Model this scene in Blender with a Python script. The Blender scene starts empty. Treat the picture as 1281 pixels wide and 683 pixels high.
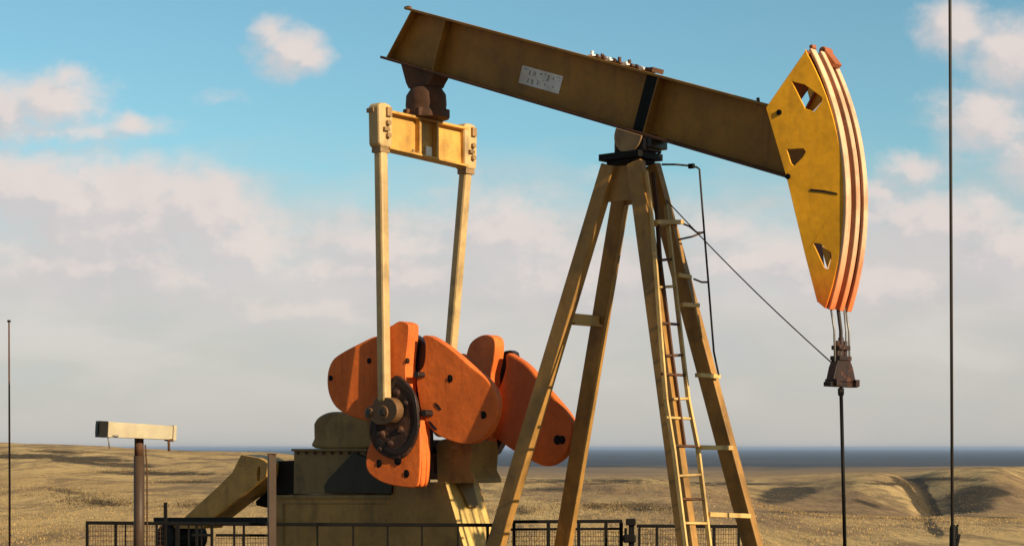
import bpy, bmesh, math, random
import numpy as np
from mathutils import Vector, Matrix, noise, geometry

random.seed(7)
SC = bpy.context.scene
COL = SC.collection

# ------------------------------------------------------------------ camera model / survey
F, U0, V0, EYE = 2300.0, 640.5, 560.0, 1.85      # long lens, level camera, eye 1.85 m above the pad
OX, OY, PSI = 1.475, 23.0, math.radians(40)      # tower centre on the ground, the machine's heading
CS, SN = math.cos(PSI), math.sin(PSI)
CAMM = Vector((CS*(0-OX) - SN*(0-OY), SN*(0-OX) + CS*(0-OY), EYE))   # eye in machine coordinates


def ray(u, v):
    X, Y, Z = (u-U0)/F, 1.0, (V0-v)/F
    return Vector((CS*X - SN*Y, SN*X + CS*Y, Z))


def P(u, v, y=0.0):                # measured point on the machine's vertical plane y -> (x, z)
    d = ray(u, v)
    t = (y-CAMM.y)/d.y
    return (CAMM.x+d.x*t, CAMM.z+d.z*t)


def P3(u, v, y=0.0):
    a = P(u, v, y)
    return Vector((a[0], y, a[1]))


def Q(u, v, x=0.0):                # measured point on the cross plane x -> (y, z)
    d = ray(u, v)
    t = (x-CAMM.x)/d.x
    return (CAMM.y+d.y*t, CAMM.z+d.z*t)


def PL(u, v, y0, k, x0):            # measured point on the plane y = y0 + k*(x-x0)
    d = ray(u, v)
    t = (y0-k*x0-CAMM.y+k*CAMM.x)/(d.y-k*d.x)
    return CAMM+d*t


def L(u, v, a0, a1):               # measured point on the leaning plane x = a0 + a1*z
    d = ray(u, v)
    t = (a0+a1*CAMM.z-CAMM.x)/(d.x-a1*d.z)
    return CAMM+d*t


def W(u, v, Y):                    # measured point in the world at depth Y
    return Vector(((u-U0)/F*Y, Y, EYE+(V0-v)/F*Y))


# ------------------------------------------------------------------ node helpers
class NT:
    def __init__(s, tree):
        s.t = tree
        s.n = tree.nodes
        s.l = tree.links

    def new(s, typ, **kw):
        n = s.n.new(typ)
        for k, v in kw.items():
            if k == 'inp':
                for kk, vv in v.items():
                    if isinstance(vv, bpy.types.NodeSocket):
                        s.l.new(vv, n.inputs[kk])
                    else:
                        n.inputs[kk].default_value = vv
            else:
                setattr(n, k, v)
        return n

    def math(s, op, a, b=0.0, c=0.0, clamp=False):
        return s.new('ShaderNodeMath', operation=op, use_clamp=clamp, inp={0: a, 1: b, 2: c}).outputs[0]

    def vm(s, op, a, b=(0, 0, 0)):
        n = s.new('ShaderNodeVectorMath', operation=op, inp={0: a, 1: b})
        return n.outputs['Value'] if op in ('LENGTH', 'DOT_PRODUCT') else n.outputs['Vector']

    def mix(s, f, a, b, mode='MIX'):
        return s.new('ShaderNodeMix', data_type='RGBA', blend_type=mode, inp={0: f, 6: a, 7: b}).outputs[2]

    def noise(s, vec, scale, detail=4, rough=.55, dist=0.0, col=False):
        n = s.new('ShaderNodeTexNoise', inp={'Vector': vec, 'Scale': scale, 'Detail': detail, 'Roughness': rough, 'Distortion': dist})
        return n.outputs['Color' if col else 'Fac']

    def ss(s, x, lo, hi, a=0.0, b=1.0):
        return s.new('ShaderNodeMapRange', interpolation_type='SMOOTHSTEP', inp={0: x, 1: lo, 2: hi, 3: a, 4: b}).outputs[0]


def c4(c):
    return (c[0], c[1], c[2], 1.0)


def new_mat(name):
    m = bpy.data.materials.new(name)
    m.use_nodes = True
    nt = NT(m.node_tree)
    bs = nt.n['Principled BSDF']
    return m, nt, bs


def paint(name, base, grime=(.06, .04, .02), rust=(.16, .06, .025), rust_amt=.5, grime_amt=.6, rough=.5, spec=.3, metallic=0.0, fade=None, drip=0.0, bump=.35):
    """weathered painted steel: uneven coat, run-down dirt, rust blooms, dents"""
    m, nt, bs = new_mat(name)
    co = nt.new('ShaderNodeTexCoord').outputs['Object']
    n1 = nt.noise(co, 1.1, 6, .6)
    n2 = nt.noise(co, 14, 5, .6)
    st = nt.math('ADD', nt.math('MULTIPLY', nt.noise(nt.vm('MULTIPLY', co, (5, 5, 1.1)), 1.0, 3, .5), .4), nt.math('MULTIPLY', nt.noise(co, 2.6, 7, .65), .6))
    rn = nt.noise(co, 5.5, 9, .68, .4)
    var = nt.ss(n1, .3, .7, .80, 1.16)
    var2 = nt.ss(n2, .3, .7, .93, 1.06)
    col = nt.mix(1.0, c4(base), nt.new('ShaderNodeCombineColor', inp={0: nt.math('MULTIPLY', var, var2), 1: nt.math('MULTIPLY', var, var2), 2: var}).outputs[0], 'MULTIPLY')
    if fade:                        # second colour towards one end, with a ragged border
        colr, ax, lo, hi = fade
        s = nt.new('ShaderNodeSeparateXYZ', inp={0: co}).outputs[ax]
        s = nt.math('ADD', s, nt.math('MULTIPLY', nt.math('SUBTRACT', n1, .5), .5))
        col = nt.mix(nt.ss(s, lo, hi), col, c4(colr))
    g = nt.math('MULTIPLY', nt.ss(st, .46, .66), grime_amt)
    col = nt.mix(g, col, c4(grime))
    if drip:                        # narrow rain-run stains
        dn = nt.noise(nt.vm('MULTIPLY', co, (7, 7, .45)), 1.0, 6, .7)
        col = nt.mix(nt.math('MULTIPLY', nt.math('MULTIPLY', nt.ss(dn, .54, .70), nt.ss(n1, .35, .6)), drip), col, c4(rust))
    thr = .74 - .16*rust_amt
    r = nt.ss(rn, thr, thr+.07)
    col = nt.mix(nt.math('MULTIPLY', r, .85), col, c4(rust))
    nt.l.new(col, bs.inputs['Base Color'])
    bs.inputs['Specular IOR Level'].default_value = spec
    bs.inputs['Metallic'].default_value = metallic
    nt.l.new(nt.math('ADD', rough, nt.math('MULTIPLY', nt.math('ADD', r, nt.math('SUBTRACT', n2, .5)), .25), clamp=True), bs.inputs['Roughness'])
    h = nt.math('ADD', nt.math('MULTIPLY', n1, 1.5), nt.math('ADD', nt.math('MULTIPLY', n2, .25), nt.math('MULTIPLY', r, -.2)))
    nt.l.new(nt.new('ShaderNodeBump', inp={'Strength': bump, 'Distance': .02, 'Height': h}).outputs[0], bs.inputs['Normal'])
    return m


M = {}
M['yellow'] = paint('worn_yellow_paint', (.62, .34, .078), rust_amt=.45, grime_amt=.45)
M['beam'] = paint('dull_ochre_paint', (.385, .182, .025), rust_amt=.35, grime_amt=.35, rough=.55, drip=.55)
M['leg'] = paint('ochre_leg_paint', (.42, .218, .055), rust_amt=.5, grime_amt=.5)
M['head'] = paint('golden_paint', (.95, .455, .018), rust_amt=.22, grime_amt=.25, rough=.5, drip=.3, fade=((.72, .12, .02), 2, 4.05, 3.35))
M['rib'] = paint('faded_orange_paint', (.86, .57, .35), rust=(.45, .10, .03), rust_amt=.6, grime=(.4, .12, .04), grime_amt=.6, fade=((.80, .20, .06), 2, 4.3, 3.4))
M['groove'] = paint('red_orange_primer', (.42, .13, .05), rust_amt=.4, grime_amt=.4)
M['orange'] = paint('orange_paint', (.80, .175, .030), rust=(.22, .035, .01), grime=(.40, .06, .01), rust_amt=.38, grime_amt=.3, rough=.55, drip=.35, bump=.8)
M['olive'] = paint('olive_paint', (.32, .20, .06), rust_amt=.4, grime_amt=.6)
M['dkolive'] = paint('dark_olive_paint', (.24, .155, .052), rust_amt=.3, grime_amt=.6)
M['base'] = paint('pale_yellow_paint', (.62, .42, .13), rust_amt=.4, grime_amt=.45)
M['pin'] = paint('rusty_tan_steel', (.20, .10, .042), rust_amt=.9, grime_amt=.8)
M['hub'] = paint('greasy_rusted_hub', (.040, .020, .015), rust=(.11, .045, .025), grime=(.010, .007, .006), rust_amt=1.2, grime_amt=.8, rough=.5, bump=1.0)
M['pin2'] = paint('dark_brown_paint', (.032, .022, .012), rust_amt=.5)
M['pale'] = paint('pale_cream_yellow_paint', (.72, .47, .17), rust_amt=.5, grime_amt=.45)
M['pit'] = paint('pale_buff_paint', (.60, .41, .185), rust_amt=.3, grime_amt=.5)
M['side'] = paint('shaded_side_yellow', (.46, .255, .065), rust_amt=.4, grime_amt=.45, drip=.5)  # browner copy of the base paint, shade put into the colour
M['grease'] = paint('black_grease', (.022, .014, .013), rust=(.05, .02, .015), grime=(.012, .008, .01), rust_amt=.6, rough=.35, spec=.4)
M['black'] = paint('black_paint', (.007, .006, .005), spec=.15, rust=(.03, .014, .008), grime=(.01, .01, .01), rust_amt=.5, rough=.6)
M['rusty'] = paint('rusty_steel', (.12, .055, .028), rust=(.22, .08, .03), grime=(.03, .02, .015), rust_amt=.8, rough=.8)
M['tan'] = paint('tan_steel', (.36, .22, .10), rust_amt=.5)
M['cream'] = paint('cream_paint', (.50, .43, .29), rust_amt=.2, grime=(.35, .26, .14), grime_amt=.4)
M['brownpipe'] = paint('brown_pipe_paint', (.075, .045, .028), rust_amt=.4)
M['white'] = paint('off_white_plate', (.80, .78, .76), grime=(.5, .42, .36), rust_amt=.05, grime_amt=.5)
M['grey'] = paint('galvanised', (.30, .29, .28), rust_amt=.4, rough=.45, metallic=.3)
M['wire'] = paint('dark_wire', (.035, .028, .025), rust_amt=.5, rough=.6)
M['concrete'] = paint('concrete', (.36, .33, .28), rust=(.2, .17, .13), grime=(.2, .17, .13), rust_amt=.3, rough=.9)


# ------------------------------------------------------------------ mesh builder
def spl(pts, n=5, closed=True):
    out = []
    N = len(pts)
    for i in range(N if closed else N-1):
        g = lambda k: Vector(pts[k % N]) if closed else Vector(pts[min(max(k, 0), N-1)])
        p0, p1, p2, p3 = g(i-1), g(i), g(i+1), g(i+2)
        for j in range(n):
            t = j/n
            out.append(tuple(.5*((2*p1)+(p2-p0)*t+(2*p0-5*p1+4*p2-p3)*t*t+(3*p1-p0-3*p2+p3)*t**3)))
    if not closed:
        out.append(tuple(pts[-1]))
    return out


class MB:
    def __init__(s, lean=None):
        s.lean = lean            # (k, x0): faces of a prism lean by k in plan about x0
        s.bm = bmesh.new()
        s.mi = 0

    def face(s, vs, smooth=False):
        try:
            f = s.bm.faces.new(vs)
        except ValueError:
            return
        f.material_index = s.mi
        f.smooth = smooth

    def hexa(s, pts):
        v = [s.bm.verts.new(p) for p in pts]
        for q in ((3, 2, 1, 0), (4, 5, 6, 7), (0, 1, 5, 4), (1, 2, 6, 5), (2, 3, 7, 6), (3, 0, 4, 7)):
            s.face([v[i] for i in q])

    def box(s, c, size, rot=None):
        c = Vector(c)
        R = rot or Matrix.Identity(3)
        hx, hy, hz = [k/2 for k in size]
        s.hexa([c+R @ Vector(p) for p in ((-hx, -hy, -hz), (hx, -hy, -hz), (hx, hy, -hz), (-hx, hy, -hz), (-hx, -hy, hz), (hx, -hy, hz), (hx, hy, hz), (-hx, hy, hz))])

    def bar(s, p0, p1, wa, wb, aref=(1, 0, 0), wa1=None, wb1=None):
        """rectangular bar from p0 to p1; wa measured along aref, wb along the third axis"""
        p0, p1 = Vector(p0), Vector(p1)
        d = (p1-p0).normalized()
        a = Vector(aref)
        a = (a-d*a.dot(d)).normalized()
        b = d.cross(a)
        wa1 = wa if wa1 is None else wa1
        wb1 = wb if wb1 is None else wb1
        q = []
        for p, x, y in ((p0, wa/2, wb/2), (p1, wa1/2, wb1/2)):
            q += [p-a*x-b*y, p+a*x-b*y, p+a*x+b*y, p-a*x+b*y]
        s.hexa(q)

    def tube(s, pts, r, n=8, cap=True):
        pts = [Vector(p) for p in pts]
        rings = []
        ref = None
        for i, p in enumerate(pts):
            d = (pts[min(i+1, len(pts)-1)]-pts[max(i-1, 0)]).normalized()
            if ref is None:
                ref = Vector((0, 0, 1)) if abs(d.z) < .9 else Vector((1, 0, 0))
            a = (ref-d*ref.dot(d)).normalized()
            ref = a
            b = d.cross(a)
            rr = r[i] if isinstance(r, (list, tuple)) else r
            rings.append([s.bm.verts.new(p+(a*math.cos(2*math.pi*k/n)+b*math.sin(2*math.pi*k/n))*rr) for k in range(n)])
        for A, B in zip(rings, rings[1:]):
            for k in range(n):
                s.face([A[k], A[(k+1) % n], B[(k+1) % n], B[k]], True)
        if cap:
            s.face(rings[0][::-1])
            s.face(rings[-1])

    def cyl(s, p0, p1, r, n=20):
        s.tube([p0, p1], r, n)

    def loops(s, loops, f):
        """prism through polygon loops (outer + holes); f(pt2d, side) -> 3d"""
        allp = [[Vector((p[0], p[1], 0)) for p in lp] for lp in loops]
        V = [[[s.bm.verts.new(f(p, k)) for p in lp] for lp in loops] for k in (0, 1)]
        flat = [[v for lp in V[k] for v in lp] for k in (0, 1)]
        if len(loops) == 1:
            s.face(flat[0][::-1])
            s.face(flat[1])
        else:
            for t in geometry.tessellate_polygon(allp):
                s.face([flat[0][i] for i in t])
                s.face([flat[1][i] for i in t])
        for A, B in zip(V[0], V[1]):
            n = len(A)
            for i in range(n):
                s.face([A[i], A[(i+1) % n], B[(i+1) % n], B[i]])

    def pxz(s, poly, y0, y1, holes=()):
        kk, xx = s.lean or (0, 0)
        s.loops([poly]+list(holes), lambda p, k: Vector((p[0], (y0, y1)[k]+kk*(p[0]-xx), p[1])))

    def pyz(s, poly, x0, x1, holes=()):
        s.loops([poly]+list(holes), lambda p, k: Vector(((x0, x1)[k], p[0], p[1])))

    def build(s, name, mats, parent=None, bevel=0.0, label=None):
        bmesh.ops.recalc_face_normals(s.bm, faces=s.bm.faces[:])
        me = bpy.data.meshes.new(name)
        s.bm.to_mesh(me)
        s.bm.free()
        for m in (mats if isinstance(mats, (list, tuple)) else [mats]):
            me.materials.append(m)
        o = bpy.data.objects.new(name, me)
        COL.objects.link(o)
        o.parent = parent
        if bevel:
            b = o.modifiers.new('Bevel', 'BEVEL')
            b.width = bevel
            b.segments = 2
            b.limit_method = 'ANGLE'
            b.angle_limit = math.radians(40)
        if label:
            o['label'] = label
        return o


def tag(o, label=None, cat=None, group=None, kind=None):
    for k, v in (('label', label), ('category', cat), ('group', group), ('kind', kind)):
        if v:
            o[k] = v
    return o


def empty(name, loc, rz=0.0):
    o = bpy.data.objects.new(name, None)
    COL.objects.link(o)
    o.location = loc
    o.rotation_euler = (0, 0, rz)
    o.empty_display_size = .3
    return o


# ================================================================== THE PUMPJACK
pj = tag(empty('pumpjack', (OX, OY, 0), -PSI),
         'yellow and orange oil well pumpjack with tilted beam and horsehead', 'pumpjack')

# ---- walking beam: an I-section leaning down towards the rear... drawn in its own plane
YF = .17
TL, TR = Vector(P(507, 9, -YF)), Vector(P(960, 130, -YF))
BL, BR = Vector(P(475, 73, -YF)), Vector(P(984, 223, -YF))
dirb = ((TR-TL).normalized()+(BR-BL).normalized()).normalized()
nrmb = Vector((-dirb.y, dirb.x))
if nrmb.y < 0:
    nrmb = -nrmb
TRx, BRx = TR+dirb*.12, BR+dirb*.42
ft = .035
mb = MB()
web = [TL-nrmb*ft, TRx-nrmb*ft, BRx+nrmb*ft, BL+nrmb*ft]
mb.pxz(web, -.02, .02)
mb.pxz([TL, TRx, TRx-nrmb*ft, TL-nrmb*ft], -YF, YF)
mb.mi = 1
mb.pxz([BL+nrmb*ft, BRx+nrmb*ft, BRx, BL], -YF, YF)
beam = mb.build('walking_beam', [M['beam'], M['rusty']], pj, .006)


def onbeam(t0, t1, y0, y1, name, mat, width, parent=beam, inset=ft):
    """a plate square across the beam, following a measured line t0 (top) to t1 (bottom)"""
    a, b = Vector(P(*t0, -YF)), Vector(P(*t1, -YF))
    da = dirb*width
    m = MB()
    # clip the plate to just inside the two flanges
    ha = (TL-a).dot(nrmb)
    hb = (BL-b).dot(nrmb)
    a = a+nrmb*(ha-inset-.001)
    b = b+nrmb*(hb+inset+.001)
    m.pxz([a-da/2, a+da/2, b+da/2, b-da/2], y0, y1)
    return m.build(name, mat, parent, .003)


for t0, t1, w in (((556, 24), (540, 88), .018), ((823, 96), (804, 165), .022)):
    onbeam(t0, t1, -YF+.012, -.021, 'stiffener', M['beam'], w)
    onbeam(t0, t1, .021, YF-.012, 'stiffener', M['beam'], w)
onbeam((811, 93), (793, 163), -.085, -.0205, 'clamp_band', M['black'], .17)
onbeam((811, 93), (793, 163), .0205, .085, 'clamp_band', M['black'], .17)
# end plate of the beam
m = MB()
m.pxz([TL-nrmb*ft+dirb*.10, TL-nrmb*ft+dirb*.118, BL+nrmb*ft+dirb*.118, BL+nrmb*ft+dirb*.10], -YF+.02, -.021)
m.build('stiffener', M['beam'], beam, .002)

# name plate with its two rows of faint marks
pa, pb, pc, pd = [Vector(P(*q, -.021)) for q in ((654, 82), (705, 96), (699, 118), (649, 104))]
m = MB()
m.pxz([pa, pb, pc, pd], -.0275, -.0212)


def onplate(s, t):
    return (pa*(1-s)+pb*s)*(1-t)+(pd*(1-s)+pc*s)*t


m.mi = 1
for s0, t0, w, h, sl in ((.20, .16, .028, .26, 1), (.33, .16, .028, .26, 1), (.30, .14, .012, .3, 1), (.46, .15, .05, .10, 1), (.56, .13, .05, .06, 1), (.66, .14, .030, .32, 1), (.64, .40, .02, .12, 1), (.78, .18, .03, .16, 1),
                         (.86, .12, .09, .04, 1), (.90, .30, .06, .03, 1), (.20, .62, .03, .24, 1), (.31, .62, .034, .28, 1), (.29, .60, .012, .2, 1), (.44, .58, .030, .26, 1), (.50, .66, .02, .05, 1), (.62, .66, .034, .10, 1), (.71, .72, .02, .10, 1), (.82, .68, .034, .08, 1),
                         (.06, .10, .05, .06, 1), (.12, .13, .06, .04, 1), (.38, .52, .05, .025, 1), (.55, .50, .06, .02, 1)):
    m.pxz([onplate(s0, t0), onplate(s0+w, t0), onplate(s0+w, t0+h), onplate(s0, t0+h)], -.0285, -.0276)
m.build('name_plate', [M['white'], M['grey']], beam, label='small white plate with two rows of worn faint marks')

# bolts, clips and dried dirt along the top of the beam above the bearing
k = 0
for u, v, h in ((742, 70, .07), (749, 71, .05), (757, 73, .055), (764, 75, .05), (771, 76, .045), (777, 76, .085), (785, 80, .05), (792, 82, .045), (799, 84, .05), (806, 86, .04)):
    c = Vector(P(u, v+2, -.08))
    c = c+nrmb*((TL-c).dot(nrmb))
    for y in (-.11, .10):
        m = MB()
        m.box((c.x, y, c.y+.012), (.075, .07, .024))
        m.cyl((c.x, y, c.y+.02), (c.x+.01, y, c.y+h), .024, 6)
        m.build('clamp_bolt', M['rusty'] if k % 3 else M['white'], beam, .002)
        k += 1
m = MB()
c = Vector(P(811, 89, -.1))
m.pxz([c+dirb*-.10, c+dirb*.07, c+dirb*.07+nrmb*.06, c+dirb*-.02+nrmb*.035], -.12, .12)
m.build('shim_plate', M['rusty'], beam, .003)
c = Vector(P(949, 128, -.1))
m = MB()
m.cyl((c.x, -.1, c.y-.03), (c.x-.01, -.1, c.y+.05), .02, 8)
m.build('lifting_pin', M['rusty'], beam)
c = Vector(P(509, 10, -.12))
m = MB()
m.box((c.x, -.10, c.y+.0), (.09, .06, .04))
m.build('end_lug', M['rusty'], beam, .005)

# ---- horsehead
HY = .25
A = np.array([P(*q, -HY) for q in ((1012, 62), (1036, 119), (1050, 182), (1055, 240), (1054, 304), (1045, 356), (1034, 386))])
sol = np.linalg.lstsq(np.c_[2*A, np.ones(len(A))], (A**2).sum(1), rcond=None)[0]
hc = Vector((sol[0], sol[1]))
hr = math.sqrt(sol[2]+hc.length_squared)
a0 = math.atan2(A[0][1]-hc.y, A[0][0]-hc.x)
a1 = math.atan2(A[-1][1]-hc.y, A[-1][0]-hc.x)


def arc(r, n=40, s0=0.0, s1=1.0):
    return [(hc.x+r*math.cos(a0+(a1-a0)*(s0+(s1-s0)*i/n)), hc.y+r*math.sin(a0+(a1-a0)*(s0+(s1-s0)*i/n))) for i in range(n+1)]


HK, HX = .20, hc.x+hr-.06          # cheek taper added to catch the sun: wide at beam, narrow at rope track


def HP(u, v):
    p = PL(u, v, -HY, HK, HX)
    return (p.x, p.z)


def hy(x):
    return HY-HK*(x-HX)


rearedge = [HP(*q) for q in ((1022, 377), (1007, 319), (984, 223), (958, 135), (1008, 63))]
outline = arc(hr-.012)+rearedge
holes = [[HP(*q) for q in h] for h in (
    ((990, 102), (1006, 106), (1028, 122), (1029, 127), (1018, 140), (1007, 136)),
    ((984, 187), (1005, 186), (1008, 190), (1004, 197), (993, 208), (989, 204)),
    ((1017, 304), (1026, 305), (1039, 316), (1040, 322), (1036, 337), (1031, 335)))]
m = MB((HK, HX))
m.pxz(outline, -HY, -HY+.022, holes)
m.lean = (-HK, HX)
farh = []
for h in (((1009, 107), (1029, 122), (1029.5, 127), (1018, 139)), ((1027, 306), (1040, 316), (1040, 322), (1036, 336))):
    farh.append([(p.x, p.z) for p in (PL(u, v, HY, -HK, HX) for u, v in h)])
m.pxz(outline, HY-.022, HY, farh)
head = m.build('horsehead', M['head'], pj, .004, label='golden yellow curved horsehead fading to orange at its tip')
m = MB()
m.pxz(arc(hr-.03)+arc(hr-.055)[::-1], -HY+.023, HY-.023)
m.build('groove_plate', M['groove'], head)
for y0, y1, rr in ((-HY, -.135, .030), (-.035, .055, .038), (.155, HY, .030)):
    m = MB()
    m.pxz(arc(hr+rr)+arc(hr-.029 if abs(y0+.035) < .01 else hr-.011)[::-1], y0, y1)
    m.build('wire_track', M['rib'], head, .010)
for y0, y1 in ((-.134, -.095), (.06, .10)):                   # dark seams either side of the groove
    m = MB()
    m.pxz(arc(hr-.004)+arc(hr-.0295)[::-1], y0, y1)
    m.build('groove_seam', M['rusty'], head)
# edge strips round the back, a cross tube inside, bottom plate
m = MB()
for a, b in zip(rearedge, rearedge[1:]):
    for sg in (-1, 1):
        m.bar((a[0], sg*(hy(a[0])-.045), a[1]), (b[0], sg*(hy(b[0])-.045), b[1]), .045, .02, (0, 1, 0))
m.build('edge_strip', M['groove'], head)
mid = HP(1013, 293)
for a, b, full in ((rearedge[0], mid, 0), (mid, rearedge[2], 1), (rearedge[3], rearedge[4], 0)):
    d_ = Vector((b[0]-a[0], b[1]-a[1])).normalized()
    n_ = Vector((d_.y, -d_.x))*.02                    # a closing plate just inside the rear edge
    if n_.x < 0:
        n_ = -n_
    m = MB()
    q = []
    for o in (.012, .02):
        for p, sg in ((a, -1), (b, -1), (b, 1), (a, 1)):
            yy = sg*(hy(p[0])-.03) if full or sg < 0 else -hy(p[0])+(.52 if p[1] > 5 else .22)
            q.append(Vector((p[0]+n_.x/.02*o, yy, p[1]+n_.y/.02*o)))
    m.hexa(q)
    m.build('back_plate', M['groove'], head)
p0, p1 = arc(hr-.05)[-1], rearedge[0]
m = MB()
m.bar((p0[0], 0, p0[1]+.012), (p1[0], 0, p1[1]+.012), .44, .02, (0, 1, 0))
m.build('bottom_plate', M['rib'], head, .003)
m = MB()
tp = arc(hr+.03)[0]
m.bar((tp[0]-.05, -.16, tp[1]+.02), (tp[0]+.0, -.16, tp[1]+.03), .09, .05, (0, 1, 0))
m.bar((tp[0]-.03, .12, tp[1]+.03), (tp[0]+.13, .12, tp[1]-.17), .16, .07, (0, 1, 0))
m.cyl((tp[0]-.02, .04, tp[1]+.02), (tp[0]-.02, .21, tp[1]+.02), .05, 12)
m.build('wire_anchor', M['groove'], head, .012)
for q in ((975, 141), (986, 221)):
    c = HP(*q)
    m = MB()
    m.cyl((c[0], -hy(c[0])-.02, c[1]), (c[0], -hy(c[0])+.005, c[1]), .035, 6)
    m.build('pin_bolt', M['black'], head, .003)

m = MB((HK, HX))
m.pxz([HP(*q) for q in ((1014, 236.4), (1031, 238.0), (1047, 241.5), (1048, 243.8), (1030, 241.0), (1014, 239.4))], -HY-.006, -HY-.0005)
m.build('weld_slot', M['pin2'], head)

# ---- centre bearing and samson post
pv = Vector(P(786, 180, -.2))
m = MB()
cu = Vector(P(785, 170, -.19))
half = [cu+dirb*(.21*math.cos(t))+nrmb*(.21*math.sin(t)-.0) for t in [math.pi*(1+i/14) for i in range(15)]]
up = (BL-cu).dot(nrmb)
half = half+[cu+dirb*.21+nrmb*up, cu-dirb*.21+nrmb*up]
for y in (-.19, .15):
    m.pxz(half, y, y+.04)
sad = m.build('saddle_bearing', M['tan'], pj, .006)
m = MB()
m.cyl((cu.x, -.145, cu.y), (cu.x, .145, cu.y), .09, 18)
m.build('bearing_shaft', M['grease'], sad, .004)
m = MB()
topz = P(790, 202, 0)[1]
m.box((cu.x+.02, 0, (cu.y+topz+.1)/2), (.34, .26, cu.y-topz-.06))
m.box((cu.x+.24, .02, topz+.20), (.20, .34, .16))
m.box((cu.x+.02, 0, topz+.115), (.50, .28, .05))
for x in (-.2, .24):
    for y in (-.15, .15):
        m.cyl((cu.x+x, y, topz+.08), (cu.x+x, y, topz+.24), .03, 6)
m.build('bearing_block', M['grease'], sad, .012)

m = MB()
tcx = P(789, 200, 0)[0]
m.box((tcx, 0, topz+.045), (.62, .52, .085))
m.box((tcx, 0, topz-.02), (.46, .40, .05))
post = m.build('samson_post', M['black'], pj, .008, label='four legged ochre tower with a black cap plate')
TOPS, GROUND = topz-.05, 0.0
zr = P(788, 683, 0)[1]


def legline(sx, sy):
    top = Vector((tcx+sx*.20, sy*.165, TOPS))
    ref = Vector(((1.37 if sx > 0 else -1.60), sy*.70, 1.85-1.23))
    d = (ref-top)
    bot = top+d*((0.02-top.z)/d.z)
    return top, bot


LEG = {}
for sx in (-1, 1):
    for sy in (-1, 1):
        t, b = legline(sx, sy)
        LEG[sx, sy] = (t, b)
        m = MB()
        m.bar(t, b, .21, .115, (1, 0, 0), .225, .125)
        lg = m.build('leg', M['leg'], post, .010)


def legpt(sx, sy, z):
    t, b = LEG[sx, sy]
    k = (z-t.z)/(b.z-t.z)
    return t+(b-t)*k


# gussets at the top, cross braces lower down
for sy in (-1, 1):
    z0, z1 = TOPS-.02, TOPS-.46
    a, b = legpt(-1, sy, z0), legpt(1, sy, z0)
    c, d = legpt(1, sy, z1), legpt(-1, sy, z1)
    y = (a.y+d.y)/2-sy*.02
    m = MB()
    m.hexa([Vector((p.x, p.y+o-sy*.03, p.z)) for o in (-.01, .01) for p in (a, b, c, d)])
    m.build('gusset_plate', M['leg'], post)
zb = P(737, 390, 0)[1]-.09
for sx, z in ((-1, zb), (-1, .35), (1, .35)):
    a, b = legpt(sx, -1, z), legpt(sx, 1, z)
    m = MB()
    m.bar(a+Vector((0, .08, 0)), b-Vector((0, .08, 0)), .10, .12, (1, 0, 0))
    m.bar(a+Vector((.06, .09, -.075)), b+Vector((.06, -.09, -.075)), .10, .02, (1, 0, 0))
    m.build('cross_brace', M['yellow'], post, .005)
for sy in (-1, 1):
    a, b = legpt(-1, sy, .45), legpt(1, sy, .45)
    m = MB()
    m.bar(a+Vector((.1, 0, 0)), b-Vector((.1, 0, 0)), .12, .10, (0, 1, 0))
    m.build('cross_brace', M['leg'], post, .005)
for sx in (-1, 1):
    for sy in (-1, 1):
        b = legpt(sx, sy, .0)
        m = MB()
        m.box((b.x, b.y, .025), (.46, .42, .05))
        m.build('foot_plate', M['rusty'], post, .004)

# ---- ladder on the head side of the tower
t, b = LEG[1, -1]
la1 = (b.x-t.x)/(b.z-t.z)
la0 = t.x-la1*t.z+.13
LP = lambda u, v, o=0.0: L(u, v, la0+o, la1)
lad = None
for pts, r in ((((808, 214), (813, 250), (820, 330), (826, 415), (833, 500), (843, 563), (858, 683), (861, 707)), .017),
               (((817, 216), (821, 256), (826, 330), (841, 450), (848, 500), (856, 558)), .015),
               (((833, 258), (843, 345), (851, 415), (861, 500), (873, 560), (888, 683), (891, 707)), .019)):
    m = MB()
    q = [LP(*p) for p in pts]
    for a, b in zip(q, q[1:]):
        m.bar(a, b, .05, r*2, (1, 0, 0))
    if lad is None:
        lad = m.build('ladder', M['pale'], pj, .003, label='narrow steel ladder up the tower with rusty rungs')
    else:
        m.build('stringer', M['rusty'] if r == .015 else M['pale'], lad, .003)
for a, b, mat in (((819, 282), (835, 281), 'pale'), ((822, 326), (842, 324), 'rusty'), ((823, 359.5), (846, 358), 'pale'), ((825, 404), (851, 406), 'rusty'), ((832, 445), (854, 444), 'rusty'),
                  ((828, 467.5), (859, 469.5), 'rusty'), ((842, 499), (861, 498.5), 'pale'), ((833, 522), (863, 523.5), 'pale'), ((843, 557), (871, 558.5), 'rusty'),
                  ((849, 595), (877, 593.5), 'pale'), ((853, 624), (880, 624), 'rusty'), ((856, 654), (886, 654.5), 'pale')):
    m = MB()
    m.cyl(LP(*a), LP(*b), .017, 8)
    m.build('rung', M[mat], lad)
for a, b, w in (((819, 278), (852, 278), .055), ((846, 344), (862, 347), .05), ((851, 381), (872, 382), .05), ((873, 469), (898, 471), .05), ((875, 559.5), (914, 560), .055), ((885, 643), (936, 645), .055)):
    m = MB()
    m.bar(LP(*a, .015), LP(*b, .015), .09, w, (1, 0, 0))
    m.build('bracket', M['pale'], lad, .004)
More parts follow.
